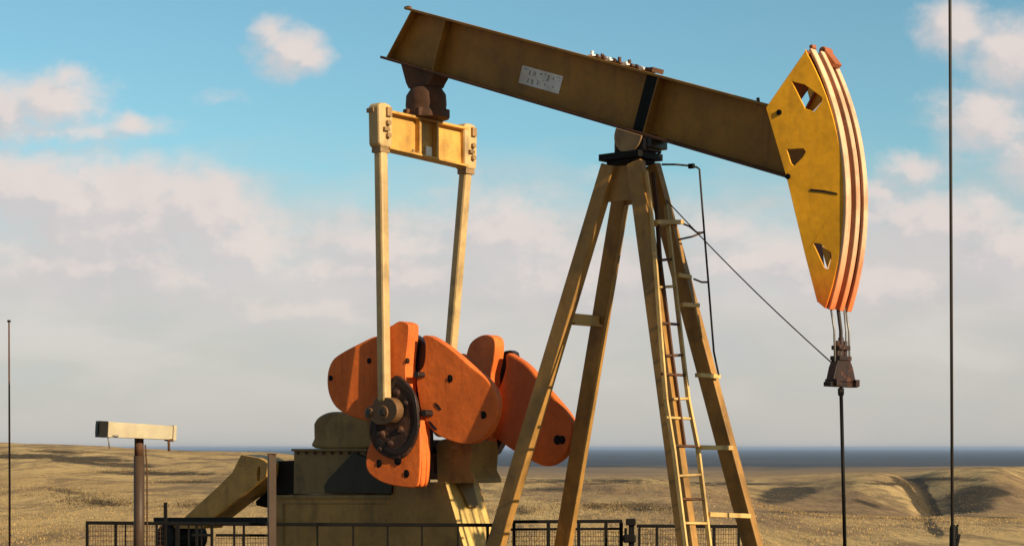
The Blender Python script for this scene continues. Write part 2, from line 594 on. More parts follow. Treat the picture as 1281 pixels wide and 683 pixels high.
# hand rail and hoops
m = MB()
hr3 = lambda u, v, o: L(u, v, la0+o, la1)
rail = [hr3(828, 206, .02), hr3(845, 206, .1), hr3(862, 207.5, .22), hr3(872, 209.5, .3), hr3(875, 212, .32), hr3(881, 290, .32), hr3(886, 351, .30), hr3(893, 440, .16), hr3(899, 469, .06)]
m.tube(rail, .013, 7)
hoop = m.build('safety_rail', M['wire'], pj, label='thin dark guard rail bowed out beside the ladder')
for pts in (((852, 279, .02), (862, 283, .1), (872, 291, .22), (881, 291, .32)), ((848, 300, .02), (866, 296, .18), (881, 290, .32)), ((868, 349, .05), (878, 353, .2), (886, 353, .3))):
    m = MB()
    m.tube([hr3(*p) for p in pts], .012, 6)
    m.build('hoop', M['rusty'], hoop)
m = MB()
c = hr3(865, 208, .25)
m.box(c, (.08, .05, .06))
m.build('clamp', M['black'], hoop, .008)

# ---- equaliser beam, its bearing, the two pitman arms
xe, _ = P(531, 150, 0)
EW = .86
ztn, ztf = Q(467, 136, xe)[1], Q(590, 163, xe)[1]           # web top at either end
zbn, zbf = Q(475, 186, xe)[1], Q(590, 212, xe)[1]
zt = lambda y: ztn+(ztf-ztn)*(y+EW)/(2*EW)
zb_ = lambda y: zbn+(zbf-zbn)*(y+EW)/(2*EW)


def ybox(m, y0, y1, x0, x1, f0, f1):
    m.hexa([Vector(p) for p in ((x0, y0, f0(y0)), (x1, y0, f0(y0)), (x1, y1, f0(y1)), (x0, y1, f0(y1)), (x0, y0, f1(y0)), (x1, y0, f1(y0)), (x1, y1, f1(y1)), (x0, y1, f1(y1)))])


m = MB()
ybox(m, -EW+.1, EW-.1, xe-.02, xe+.02, lambda y: zb_(y)+.03, lambda y: zt(y)-.035)
ybox(m, -EW+.06, EW-.06, xe-.11, xe+.11, lambda y: zt(y)-.035, zt)
ybox(m, -EW+.06, EW-.06, xe-.11, xe+.11, zb_, lambda y: zb_(y)+.03)
eq = m.build('equalizer_beam', M['yellow'], pj, .004)
for y in (-.19, .16):
    m = MB()
    ybox(m, y-.02, y+.02, xe+.021, xe+.105, lambda y: zb_(y)+.031, lambda y: zt(y)-.036)
    m.build('stiffener', M['yellow'], eq, .003)
m = MB()
ybox(m, -.02, .10, xe+.022, xe+.05, lambda y: zb_(y)+.034, lambda y: zb_(y)+.17)  # pale plate standing in for sunlight on the lower web
m.build('lit_patch', M['white'], eq, .004)
for y in (-.30, -.20, -.12):
    m = MB()
    m.cyl((xe+.07, y, zb_(y)+.03), (xe+.07, y, zb_(y)+.07), .022, 6)
    m.build('bolt', M['tan'], eq)
for sy, top, bot in ((-1, 128, 184), (1, 157, 214)):
    y = sy*EW
    z1, z0 = Q(467 if sy < 0 else 589, top, xe)[1], Q(467 if sy < 0 else 590, bot, xe)[1]
    m = MB()
    x0, x1 = xe-.105, xe+.105
    prof = [(y-.13, z0+.05), (y-.10, z0), (y+.10, z0), (y+.12, z0+.08), (y+.13, z1-.08), (y+.09, z1-.015), (y, z1), (y-.10, z1-.01), (y-.145, z1-.05)]
    m.pyz(prof, x0, x1)
    br = m.build('end_bracket', M['pit'], eq, .030)
    for dz in (.16, .33):
        m = MB()
        m.cyl((x1-.01, y+.02, z0+dz), (x1+.045, y+.02, z0+dz), .04, 6)
        m.build('bolt', M['tan'], eq, .004)
    for c_, s_ in (((x1+.02, y-.02, z0+.24), (.05, .10, .05)), ((x1+.015, y+.03, z1-.12), (.05, .09, .12)), ((x0+.05, y-.14, z1-.10), (.13, .03, .06)), ((xe, y, z0-.03), (.17, .18, .07))):
        m = MB()
        m.box(c_, s_)
        m.build('pin_lug', M['tan'], eq, .006)
# equaliser bearing between beam and equaliser
bx, bz0 = P(533, 98, 0)
z_top = (BL+dirb*(bx-BL.x)/dirb.x).y
zlo = zt(0)
m = MB()


def lathe(m, x, y, prof, n=20, sx=1.0, sy=1.0):
    rings = []
    for r, z in prof:
        rings.append([m.bm.verts.new((x+sx*r*math.cos(2*math.pi*k/n), y+sy*r*math.sin(2*math.pi*k/n), z)) for k in range(n)])
    for A_, B_ in zip(rings, rings[1:]):
        for k in range(n):
            m.face([A_[k], A_[(k+1) % n], B_[(k+1) % n], B_[k]], True)
    m.face(rings[0][::-1])
    m.face(rings[-1])


H = z_top-zlo
lathe(m, bx, 0, [(.35, zlo), (.34, zlo+.05), (.30, zlo+.12), (.31, zlo+.20), (.30, zlo+.33), (.235, zlo+.42)], 18, 1.0, .80)
eb = m.build('equalizer_bearing', M['rusty'], pj, .004)
m = MB()
zn = zlo+.422
m.pxz([(bx-.19, zn), (bx+.19, zn), (bx+.22, zn+.05), (bx+.30, z_top-.098), (bx-.34, z_top+.124), (bx-.24, zn+.08)], -.15, .15)
m.build('bearing_hanger', M['rusty'], eb, .01)
for dx, dy, z in ((.1, -.25, zlo+.06), (-.12, -.25, zlo+.06), (.24, -.1, zlo+.24), (.27, .1, zlo+.06)):
    m = MB()
    m.box((bx+dx, dy, z), (.09, .09, .12))
    m.build('bolt_lug', M['rusty'], eb, .015)
m = MB()
m.pyz([(-.20, zt(-.2)+.001), (-.08, zt(-.08)+.001), (-.11, zt(0)+.17), (-.17, zt(0)+.17)], xe+.09, xe+.16)
m.build('guide_lug', M['yellow'], eb, .015)

YPN = -.99
ptop = Vector((xe, -EW, Q(470, 182, xe)[1]))
pbot = P3(481, 503, YPN)
m = MB()
m.bar(ptop, pbot, .145, .14, (1, 0, 0))
pit = m.build('pitman_arm', M['pit'], pj, .032)
m = MB()
c = P3(478, 517, YPN)
m.pxz(spl([P(*q, YPN) for q in ((460, 515), (463, 509), (470, 506), (474, 498), (492, 498), (500, 508), (499, 521), (489, 530), (476, 531), (468, 526), (461, 524))], 3), YPN-.06, YPN+.075)
for u, v, r in ((466, 516, .06), (483, 516, .085)):
    q = P3(u, v, YPN)
    m.cyl(q+Vector((0, -.075, 0)), q+Vector((0, .07, 0)), r*1.15, 12)
m.build('wrist_pin_housing', M['pin'], pit, .012)
for u, v in ((466, 516), (483, 516)):
    q = P3(u, v, YPN)
    m = MB()
    m.cyl(q+Vector((0, -.09, 0)), q+Vector((0, -.07, 0)), .05, 6)
    m.build('pin_nut', M['grease'], pit, .004)
qf = P3(556, 535, .86)
pft = Vector((xe, EW, Q(591, 212, xe)[1]))
m = MB()
m.bar(pft, qf, .145, .14, (1, 0, 0))
pit2 = m.build('pitman_arm', M['pit'], pj, .032)
m = MB()
m.cyl(qf+Vector((0, -.12, 0)), qf+Vector((0, .1, 0)), .13, 16)
m.build('wrist_pin_housing', M['tan'], pit2, .01)

# ---- cranks with their counterweights
Zm = lambda pts, ox, oy, k: [(ox+p[0]/k, oy+p[1]/k) for p in pts]
N1 = lambda pts: Zm(pts, 400, 390, 2.971)


CK, CX = .19, P(495, 500, -.8)[0]    # near weight faces canted in plan so the grazing sun reaches them


def plate(px, y0, y1, name, mat, parent, n=4, bevel=.018, ref=None, label=None, k=CK):
    yy = y0 if ref is None else ref
    m = MB((k, CX))
    poly = [(q.x, q.z) for q in (PL(u, v, yy, k, CX) for u, v in px)]
    m.pxz(spl(poly, n) if n > 1 else poly, y0, y1)
    return m.build(name, mat, parent, bevel, label)


def studs(pts, y, parent, r=.035, mat='black', k=CK):
    for u, v in pts:
        c = PL(u, v, y, k, CX)
        m = MB()
        m.cyl(c+Vector((0, -.006, 0)), c+Vector((0, .006, 0)), r*1.3, 14)
        m.cyl(c+Vector((0, -.014, 0)), c+Vector((0, -.004, 0)), r*.75, 6)
        m.build('bolt', M[mat], parent, .002)


upper = N1([(258, 62), (272, 48), (297, 35), (325, 44), (330, 62), (326, 120), (318, 200), (322, 300), (318, 420), (270, 430), (252, 420), (252, 250), (255, 120)])
lower = N1([(182, 500), (172, 540), (172, 575), (188, 604), (225, 630), (270, 645), (325, 653), (352, 652), (366, 640), (372, 590), (374, 500), (366, 400), (330, 390), (260, 420), (210, 450)])
lobeA = N1([(212, 90), (150, 114), (75, 154), (42, 184), (26, 235), (30, 300), (58, 355), (110, 386), (190, 408), (265, 408), (300, 330), (300, 200), (285, 110)])
lobeC = N1([(382, 92), (402, 88), (440, 106), (500, 150), (560, 203), (618, 250), (650, 300), (657, 350), (645, 410), (618, 455), (580, 482), (545, 490), (500, 483), (445, 460), (408, 428), (380, 375), (366, 310), (360, 240), (385, 200), (392, 150), (390, 110)])
# the crank itself: arm web in the middle, greasy disc on it
cr = plate(N1([(300, 70), (372, 100), (398, 150), (395, 250), (400, 430), (395, 520), (330, 560), (240, 540), (230, 420), (270, 250), (290, 120)]), -.62, -.50, 'crank', M['grease'], pj, 3, .01)
w1 = plate(upper, -.86, -.66, 'counterweight', M['orange'], cr, 4, .016)
w2 = plate(lower, -.86, -.66, 'counterweight', M['orange'], cr, 4, .016)
w3 = plate(lobeA, -.75, -.63, 'counterweight', M['orange'], cr, 4, .030)
w4 = plate(lobeC, -.75, -.63, 'counterweight', M['orange'], cr, 4, .030)
# ridge along the lower and upper weights' front edges
for px in (N1([(372, 400), (381, 470), (384, 560), (381, 625), (373, 648)]),):
    m = MB()
    q = [PL(u, v, -.80, CK, CX) for u, v in px]
    for y in (-.82, -.72):
        m.tube([Vector((p.x+.004, p.y+y+.80, p.z)) for p in q], .020, 8)
    m.build('cast_ridge', M['orange'], cr)
studs(N1([(183, 182)]), -.75, cr, .03)
studs(N1([(40, 246), ]), -.75, cr, .03)
studs(N1([(483, 248), (607, 383)]), -.75, cr, .04)
studs(N1([(219, 563), (321, 601)]), -.86, cr, .042)
studs(N1([(326, 182)]), -.86, cr, .03, 'rusty')
for pts in (N1([(400, 405), (412, 408), (436, 436), (430, 440), (414, 430)]), N1([(428, 336), (440, 345), (452, 362), (446, 366), (430, 350)])):
    plate(pts, -.757, -.749, 'casting_scar', M['grease'], cr, 1, 0)
for pts in (N1([(348, 226), (362, 222), (368, 236), (358, 246), (350, 240)]), N1([(376, 366), (392, 364), (397, 380), (388, 390), (378, 384)])):
    plate(pts, -.88, -.70, 'stud', M['grease'], cr, 2, .003)
disc = N1([(283, 236), (320, 262), (350, 310), (364, 370), (362, 440), (342, 500), (312, 538), (275, 547), (232, 532), (198, 498), (183, 450), (190, 400), (215, 350), (245, 300), (262, 255)])
d = plate(disc, -.90, -.84, 'crank_disc', M['hub'], cr, 4, .015, label='black greasy disc on the crank end')
cc = [sum(p[i] for p in disc)/len(disc) for i in (0, 1)]
jit = [1+random.uniform(-.035, .035) for _ in disc]
for f0, f1, y, mt in ((.93, .78, -.915, 'grease'),):
    m = MB((CK, CX))
    o, i = [spl([(q.x, q.z) for q in (PL(cc[0]+(u-cc[0])*f*j+3, cc[1]+(v-cc[1])*f*j-2, -.9, CK, CX) for (u, v), j in zip(disc, jit))], 4) for f in (f0, f1)]
    m.pxz(o, y, -.895, [i])
    m.build('disc_ring', M[mt], cr, .004)
studs(N1([(290, 552)]), -.87, cr, .05)
for u, v, r in N1([(215, 470)]) and [(*N1([q])[0], w_) for q, w_ in (((228, 455), .07), ((262, 490), .055), ((285, 300), .06), ((318, 340), .05), ((225, 510), .045), ((300, 440), .06))]:
    c = PL(u, v, -.90, CK, CX)
    m = MB()
    m.tube([c+Vector((0, .01, 0)), c+Vector((0, -.012, 0)), c+Vector((.01, -.03, -.01))], [r, r*.85, r*.4], 9)
    m.build('grease_lump', M['hub'], cr)
m = MB()
sh = P3(545, 560, 0)
m.cyl((sh.x, -.66, sh.z), (sh.x, .62, sh.z), .11, 20)
m.build('crank_shaft', M['grease'], pj, label='greasy shaft between the two cranks')

# far crank (its inner face shows), canted the other way to stay unlit
N0 = lambda pts: Zm(pts, 390, 380, 2.253)
YI = .55
cr2 = plate(N0([(512, 140), (550, 135), (552, 200), (548, 300), (500, 420), (440, 430), (430, 300), (480, 200)]), .84, .96, 'crank', M['grease'], pj, 3, .01, ref=.7, k=-.08)
plate(N0([(435, 165), (436, 140), (447, 110), (470, 92), (494, 87), (512, 96), (517, 118), (513, 160), (505, 210), (512, 290), (500, 340), (450, 320), (440, 240)]), YI, YI+.20, 'counterweight', M['orange'], cr2, 4, .016, k=-.08)
plate(N0([(548, 140), (575, 150), (612, 178), (650, 226), (690, 272), (722, 312), (735, 345), (726, 395), (704, 436), (662, 457), (625, 446), (570, 416), (510, 372), (480, 330), (500, 290), (530, 230), (545, 180)]), YI+.11, YI+.24, 'counterweight', M['orange'], cr2, 4, .030, ref=.66, k=-.08)
plate(N0([(500, 340), (496, 385), (482, 420), (462, 446), (430, 470), (400, 470), (370, 440), (400, 350)]), YI, YI+.20, 'counterweight', M['orange'], cr2, 4, .016, k=-.08)
plate(N0([(420, 140), (330, 160), (270, 190), (255, 240), (290, 290), (400, 310), (440, 280), (440, 180)]), YI+.11, YI+.24, 'counterweight', M['orange'], cr2, 4, .030, ref=.66, k=-.08)
studs(N0([(693, 383)]), YI+.11, cr2, .05, k=-.08)
studs(N0([(706, 383)]), YI+.11, cr2, .045, k=-.08)
m = MB()
q = P3(*N0([(552, 347)])[0], YI+.11)
m.box(q, (.16, .012, .07))
m.build('casting_scar', M['rusty'], cr2)
m = MB()
m.cyl((sh.x, .62, sh.z), (sh.x, .96, sh.z), .2, 20)
m.cyl((qf.x, .74, qf.z), (qf.x, .95, qf.z), .07, 14)
m.build('crank_hub', M['grease'], cr2, .01)

# ---- gear reducer, housings and base frame
N6 = lambda pts: Zm(pts, 330, 500, 3.731)
m = MB()
m.pxz([P(*q, -.27) for q in N6([(805, 232), (800, 215), (830, 185), (870, 178), (968, 196), (972, 240), (968, 300), (966, 330), (985, 366), (988, 388), (810, 388)])], -.27, .27)
gb = m.build('gear_reducer', M['olive'], pj, .012)
for q in N6([(893, 222), (860, 262)]):
    c = P3(q[0], q[1], -.27)
    m = MB()
    m.box(c, (.10, .03, .045))
    m.build('inspection_plate', M['tan'], gb, .003)
m = MB()
m.pxz([P(*q, -.27) for q in N6([(800, 255), (765, 250), (760, 300), (765, 372), (800, 372), (800, 345), (782, 340), (780, 262), (800, 262)])], -.22, .2)
m.build('oil_pipe', M['rusty'], gb, .004)
m = MB()
N6P = [P(*q, -.33) for q in N6([(60, 445), (600, 445), (600, 386), (848, 384)])]
fr = Vector(P(*N6([(905, 580)])[0], -.33))
tr = Vector(N6P[3])
k = (fr-tr)/(fr.y-tr.y)
bx0 = tr+k*(0.0-tr.y)
m.pxz(N6P+[tuple(tr+k*(.30-tr.y)), (bx0.x+.25, .30), (bx0.x+.25, 0.0), (N6P[0][0]-.35, 0.0), (N6P[0][0]-.35, .25), (N6P[0][0]-.03, .25)], -.33, .33)
bs = m.build('base_frame', M['base'], pj, .010)
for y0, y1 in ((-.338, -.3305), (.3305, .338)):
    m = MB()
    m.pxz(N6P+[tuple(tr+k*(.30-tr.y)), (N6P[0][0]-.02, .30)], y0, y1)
    m.build('side_shade_skin', M['side'], bs)  # thin skin over the base sides, coloured for their shade
m = MB()                                                    # cover strip and panel seam on the near side
a, b = P(*N6([(100, 483)])[0], -.33), P(*N6([(582, 483)])[0], -.33)
m.bar((a[0], -.342, a[1]), (b[0], -.342, b[1]), .012, .014, (0, 1, 0))
a, b = P(*N6([(62, 452)])[0], -.33), P(*N6([(600, 452)])[0], -.33)
m.bar((a[0], -.345, a[1]), (b[0], -.345, b[1]), .03, .05, (0, 1, 0))
a = P(*N6([(92, 483)])[0], -.33)
m.bar((a[0], -.343, a[1]), (a[0], -.343, .3), .016, .05, (0, 1, 0))
m.build('trim_strip', M['olive'], bs, .003)
m = MB()                                                    # pedestal strap down the front face
zt_, zb2 = tr.y+.02, P(*N6([(920, 500)])[0], -.1)[1]
xs = lambda z: tr.x+k.x*(z-tr.y)
for y0, y1, y2, y3 in ((-.13, .16, .13, -.06),):
    pts = []
    for o in (.004, .06):
        pts += [Vector((xs(zt_)+o, y0, zt_)), Vector((xs(zt_)+o, y1, zt_)), Vector((xs(zb2)+o, y2, zb2)), Vector((xs(zb2)+o, y3, zb2))]
    m.hexa(pts)
m.build('pedestal_strap', M['dkolive'], bs, .006)
m = MB()
m.pxz([P(*q, -.30) for q in N6([(140, 234), (640, 238), (640, 443), (138, 440)])], -.30, .30)
m.pxz([P(*q, -.30) for q in N6([(135, 228), (490, 228), (490, 240), (135, 240)])], -.335, .32)
gh = m.build('gear_housing', M['dkolive'], pj, .010)
for i in range(9):
    q = P3(*N6([(160+i*40, 247)])[0], -.302)
    m = MB()
    m.cyl(q+Vector((0, -.03, 0)), q+Vector((0, .0, 0)), .022, 6)
    m.build('flange_bolt', M['rusty'], gh)
m = MB()
m.pxz([P(*q, -.36) for q in N6([(283, 400), (300, 370), (405, 258), (415, 246), (560, 300), (600, 400), (598, 438), (285, 432)])], -.37, -.305)
m.build('side_guard', M['pin2'], gh, .008)
m = MB()
m.pxz(spl([P(*q, -.28) for q in N6([(236, 226), (232, 180), (231, 130), (232, 110), (250, 82), (285, 62), (330, 55), (400, 60), (470, 80), (495, 120), (500, 180), (500, 226)])], 3), -.28, .24)
m.build('drive_cover', M['olive'], gh, .035)
m = MB()
m.pxz([P(*q, -.2) for q in N6([(58, 286), (138, 282), (138, 443), (58, 443)])], -.2, .22)
m.build('brake_box', M['black'], gh, .01)

N8 = lambda pts: Zm(pts, 180, 560, 5.555)
m = MB()
bgp = [(675, 47), (762, 64), (800, 70), (840, 90), (860, 110), (850, 200), (785, 250), (690, 330), (600, 392), (455, 505), (400, 560), (180, 560), (272, 490), (400, 372), (520, 262), (612, 170), (642, 110)]
m.pxz([P(*q, -.42) for q in N8(bgp)], -.42, -.02, [[P(*q, -.42) for q in N8([(792, 135), (806, 132), (808, 180), (802, 228), (785, 232), (783, 180)])]])
bg = m.build('belt_guard', M['yellow'], pj, .010, label='sloping ochre belt guard with a narrow slot')
m = MB()
m.pxz([P(*q, -.03) for q in N8([(850, 100), (925, 110), (930, 415), (850, 415), (780, 400), (775, 370), (850, 300)])], -.03, .22)
m.build('guard_bracket', M['black'], bg, .008)
# electric motor at the foot of the belt guard
mc = P3(225, 672, -.2)
m = MB()
m.cyl(mc+Vector((0, -.30, 0)), mc+Vector((0, .38, 0)), .215, 24)
m.box(mc+Vector((0, .05, -.24)), (.46, .5, .06))
mo = m.build('electric_motor', M['black'], pj, .02, label='black electric motor under the belt guard')
for i in range(18):
    a = 2*math.pi*i/18
    m = MB()
    r = Vector((math.cos(a), 0, math.sin(a)))
    m.bar(mc+r*.225+Vector((0, -.24, 0)), mc+r*.225+Vector((0, .32, 0)), .012, .03, (r.z, 0, -r.x))
    m.build('cooling_fin', M['black'], mo)
m = MB()
m.box(mc+Vector((.02, .0, .25)), (.2, .22, .10))
m.build('terminal_box', M['black'], mo, .012)
m = MB()
m.box((mc.x+.3, .0, mc.z/2-.12), (1.6, .7, mc.z-.24-.0))
m.build('motor_skid', M['rusty'], pj, .01)
m = MB()
g0 = P3(262, 655, -.35)
m.bar(P3(195, 651, -.4), P3(338, 651, -.4), .10, .10, (0, 1, 0))
m.build('slide_rail', M['black'], pj, .006)

# ---- bridle, carrier bar, polished rod and its cable
xr = P(1052, 440, 0)[0]
cz = P(1052, 478, 0)[1]
bar_ = None
m = MB()
ca = P3(1052, 481, 0)
m.box((ca.x, 0, ca.z), (.10, .62, .055))
m.pyz([(-.26, ca.z+.03), (.26, ca.z+.03), (.19, ca.z+.20), (.13, ca.z+.28), (-.13, ca.z+.28), (-.19, ca.z+.20)], ca.x-.05, ca.x+.05)
m.box((ca.x+.02, -.22, ca.z+.02), (.16, .08, .08))
m.box((ca.x+.02, .22, ca.z+.02), (.16, .08, .08))
bar_ = m.build('carrier_bar', M['hub'], pj, .008)
m = MB()
for y in (-.085, .0, .085):
    m.cyl((ca.x, y, ca.z+.2), (ca.x, y, ca.z+.50+(.04 if y == 0 else 0)), .032, 10)
m.box((ca.x, 0, ca.z+.42), (.11, .25, .05))
m.box((ca.x, 0, ca.z+.30), (.13, .27, .05))
m.cyl((ca.x-.02, -.01, ca.z+.2), (ca.x-.02, -.01, ca.z+.46), .06, 10)
m.build('rod_clamp', M['hub'], bar_, .006)
hb = arc(hr-.01)[-2]
for i, (y0, y1) in enumerate(((-.17, -.13), (-.005, 0.0), (.14, .10), (.17, .2))):
    m = MB()
    top = Vector((hb[0]-.03, y0, hb[1]))
    m.tube([top, Vector((ca.x, (y0+y1)/2, (top.z+ca.z+.3)/2)), Vector((ca.x, y1, ca.z+.12))], .013 if i != 1 else .022, 8)
    m.build('bridle_wire', M['wire' if i == 1 else 'grey'], bar_)
m = MB()
rb = P3(1057, 690, 0)
rt = Vector((ca.x, 0, ca.z-.02))
rd = rb-rt
rg = rt+rd*((.55-rt.z)/rd.z)
m.tube([rt, rg], .021, 10)
rod = m.build('polished_rod', M['black'], pj)
m = MB()
m.cyl(rt+Vector((0, 0, -.02)), rt+Vector((0, 0, -.09)), .036, 10)
for y in (-.03, .03):
    m.cyl(rt+Vector((0, y, -.02)), rt+Vector((0, y, -.11)), .016, 8)
m.build('rod_coupling', M['black'], rod)
m = MB()
rr = rt+rd*((1.85-(681-560)/F*22.0-rt.z)/rd.z)
m.cyl((rg.x, 0, 0), (rg.x, 0, .40), .11, 16)
m.cyl((rg.x, 0, .40), (rg.x, 0, .47), .17, 16)
m.cyl((rg.x, 0, .47), (rg.x, 0, rr.z+.005), .07, 16)
m.build('stuffing_box', M['black'], rod, .005)
m = MB()
s0 = legpt(1, 1, 4.93)+Vector((.10, -.03, 0))
s1 = Vector((ca.x, -.11, ca.z+.20))
m.tube([s0+(s1-s0)*(i/12)-Vector((0, 0, .05*math.sin(math.pi*i/12))) for i in range(13)], .008, 6)
m.build('signal_cable', M['wire'], pj, label='thin black cable sloping from the tower to the carrier bar')

# ================================================================== POSTS, POLES, RAILINGS
# fixture post with its box head
t = tag(empty('fixture_post', W(174, 560, 22.4)*1.0), 'brown pipe post carrying a slim cream box with a black end cap', 'post')
t.location.z = 0
org = Vector(t.location)


def rel(u, v, Y):
    return W(u, v, Y)-org


m = MB()
m.cyl((0, 0, -.02), (0, 0, rel(174, 570, 22.4).z), .066, 18)
zz = rel(174, 570, 22.4).z
m.build('pole', M['brownpipe'], t)
m = MB()
m.cyl((0, 0, zz), (0, 0, rel(174, 548, 22.4).z), .056, 18)
m.build('pole_collar', M['rusty'], t)
e0, e1 = rel(133, 537, 22.15), rel(217, 541.5, 22.5)
ax = (e1-e0).normalized()
sd = Vector((ax.y, -ax.x, 0)).normalized()
upv = sd.cross(ax)
if upv.z < 0:
    upv = -upv
m = MB()
q = []
for p, h in ((e0, .094), (e1, .084)):
    q += [p+sd*.09-upv*h, p-sd*.09-upv*h, p-sd*.09+upv*h, p+sd*.09+upv*h]
m.hexa(q)
m.bar(e1-ax*.03, e1+ax*.012, .21, .185, tuple(sd))
hd = m.build('box_head', M['cream'], t, .006)
m = MB()
m.bar(e0-ax*.11, e0-ax*.001, .195, .195, tuple(sd))
m.bar(e0-ax*.118, e0-ax*.11, .15, .13, tuple(sd))
m.build('end_cap', M['black'], hd, .012)
m = MB()
m.tube([rel(135, 546, 22.1), rel(136, 552, 22.1), rel(137, 561, 22.1)], .009, 6)
m.tube([rel(134, 545.5, 22.1), rel(148, 545, 22.1)], .012, 6)
m.build('hanging_hook', M['grey'], hd)
m = MB()
m.tube([rel(211, 549, 22.4), rel(211.5, 564, 22.4)], .016, 6)
m.tube([rel(206, 549.5, 22.4), rel(217, 550.5, 22.4)], .018, 6)
m.build('hanging_hook', M['rusty'], hd)
m = MB()
m.tube([Vector((.10, -.01, -.02)), Vector((.10, -.01, rel(0, 588, 22.4).z)), Vector((.075, 0, rel(0, 556, 22.4).z))], .010, 6)
m.build('conduit', M['rusty'], t)

t = tag(empty('pipe_post', W(340, 560, 23.55)), 'plain brown square post standing beside the belt guard', 'post')
t.location.z = 0
m = MB()
h = W(340, 568, 23.55).z
m.bar((0, 0, -.02), (0, 0, h), .10, .10, (1, .3, 0))
m.build('shaft', M['brownpipe'], t, .008)
m = MB()
m.box((0, 0, h+.006), (.12, .12, .012))
m.build('cap', M['rusty'], t)

t = tag(empty('whip_pole', W(12, 560, 30)), 'very thin rusty pole standing in the grass with a knob on top', 'pole')
t.location.z = 0
m = MB()
h = W(12, 403, 30).z
m.tube([(0, 0, -.3), (0, 0, 1.2), (-.01, 0, h)], [.020, .018, .013], 8)
m.build('shaft', M['rusty'], t)
m = MB()
m.cyl((-.01, 0, h), (-.01, 0, h+.035), .030, 10)
m.build('knob', M['black'], t, .008)

# tall dark mast/cable on the right
t = tag(empty('cable_mast', W(1192, 560, 18)), 'tall dark cable mast rising out of view with a clamp low down', 'mast')
t.location.z = 0
m = MB()
lean = (W(1189, 0, 18)-W(1192, 660, 18))
lean = lean/lean.z
m.tube([Vector((0, 0, -.1)), lean*5, lean*9], .0155, 10)
m.build('shaft', M['wire'], t)
m = MB()
z0 = W(0, 657, 18).z
m.tube([(0, 0, z0+.01), (0, 0, z0-.02), (0, 0, z0-.25), (0, 0, z0-.6)], [.02, .033, .036, .036], 10)
m.box((.034, -.005, z0-.06), (.03, .03, .10))
m.box((.044, -.005, z0-.16), (.03, .03, .16), Matrix.Rotation(.2, 3, 'Y'))
m.cyl((.02, 0, z0-.03), (.055, 0, z0+.01), .012, 6)
m.build('cable_clamp', M['black'], t, .005)


def railing(label, Y, uL, uR, vL, vR, posts, rails2=(), mesh=None, thick=.045, group='black guard railings around the pumpjack', extra=(), posttop=None):
    org = W((uL+uR)/2, 560, Y)
    org.z = 0
    t = tag(empty('guard_railing', org), label, 'railing', group)
    top = lambda u: vL+(vR-vL)*(u-uL)/(uR-uL)
    m = MB()
    m.bar(W(uL-.5, vL, Y)-org, W(uR+.5, vR, Y)-org, .045, thick, (0, 1, 0))
    m.build('top_rail', M['black'], t, .006)
    for a, b, dv in rails2:
        m = MB()
        m.bar(W(a, top(a)+dv, Y)-org, W(b, top(b)+dv, Y)-org, .03, .034, (0, 1, 0))
        m.build('mid_rail', M['black'], t, .004)
    for u, w in posts:
        p = W(u, top(u)+1, Y)-org
        m = MB()
        m.bar((p.x, p.y+.002, -.02), (p.x, p.y+.002, p.z), w, w, (1, 0, 0))
        m.build('post', M['black'], t, .004)
    m = MB()
    m.bar(W(uL, top(uL), Y)*1-org+Vector((0, 0, -.62)), W(uR, top(uR), Y)-org+Vector((0, 0, -.62)), .03, .04, (0, 1, 0))
    m.build('bottom_rail', M['black'], t, .004)
    for a, b, dv in (mesh or ()):
        m = MB()
        p0, p1 = W(a, top(a)+dv, Y)-org, W(b, top(b)+dv, Y)-org
        n = max(3, int((p1.x-p0.x)/.034))
        for i in range(n+1):
            x = p0.x+(p1.x-p0.x)*i/n
            m.tube([(x+random.uniform(-.003, .003), .012, p0.z), (x+random.uniform(-.003, .003), .012, p0.z-.56)], .0032, 4, False)
        for i in range(10):
            z = p0.z-.02-i*.06
            m.tube([(p0.x, .008, z), ((p0.x+p1.x)/2, .008, z+random.uniform(-.004, .004)), (p1.x, .008, z)], .0032, 4, False)
        m.build('wire_mesh', M['rusty'], t)
    return t


railing('black railing with rusty wire mesh below the cream box post', 23.75, 108, 268, 653.5, 655, [(109, .035), (145, .03), (157, .022), (196, .028), (207, .03), (222, .05), (236, .02), (246, .035), (252, .02), (265, .035)],
        [(240, 265, 14)], [(109, 207, 3)])
railing('black railing crossing in front of the pale yellow base', 23.75, 269, 621, 655, 656.5, [(293, .028), (305, .03), (397, .024), (442, .024), (485, .024), (528, .024), (573, .028), (610, .04)],
        [(270, 336, 14)], [(270, 336, 16)])
railing('black double railing behind the two left tower legs', 24.9, 632, 778, 652.3, 651.5, [(643, .045), (686, .05), (724, .045), (758, .045), (777, .05)],
        [(632, 778, 9.5)], [(643, 777, 11)])
railing('black railing with wire mesh behind the tower ladder', 24.9, 797, 926, 657.5, 658.2, [(800, .03), (822, .03), (860, .03), (893, .04), (924, .035)],
        [], [(798, 924, 3)])
# stub post and gate post
t = tag(empty('stub_post', (W(207, 560, 23.85).x, 23.85, 0)), 'short black stub post rising just above the mesh railing', 'post')
m = MB()
m.bar((0, 0, -.02), (0, 0, W(0, 628, 23.85).z), .042, .042, (1, 0, 0))
m.build('shaft', M['black'], t, .004)
t = tag(empty('gate_post', (W(789, 560, 24.75).x, 24.75, 0)), 'thick black gate post with a boxy latch beside the ladder', 'post')
m = MB()
m.bar((0.01, 0, -.02), (0.01, 0, W(0, 651, 24.75).z), .075, .075, (1, 0, 0))
m.build('shaft', M['black'], t, .006)
m = MB()
m.box((0, -.02, W(0, 652.5, 24.75).z), (.13, .12, .09))
m.build('cap_block', M['black'], t, .012)
m = MB()
m.box((-.02, -.05, W(0, 673, 24.75).z), (.17, .09, .11))
m.box((-.07, -.06, W(0, 664, 24.75).z), (.04, .05, .10))
m.build('latch', M['black'], t, .02)

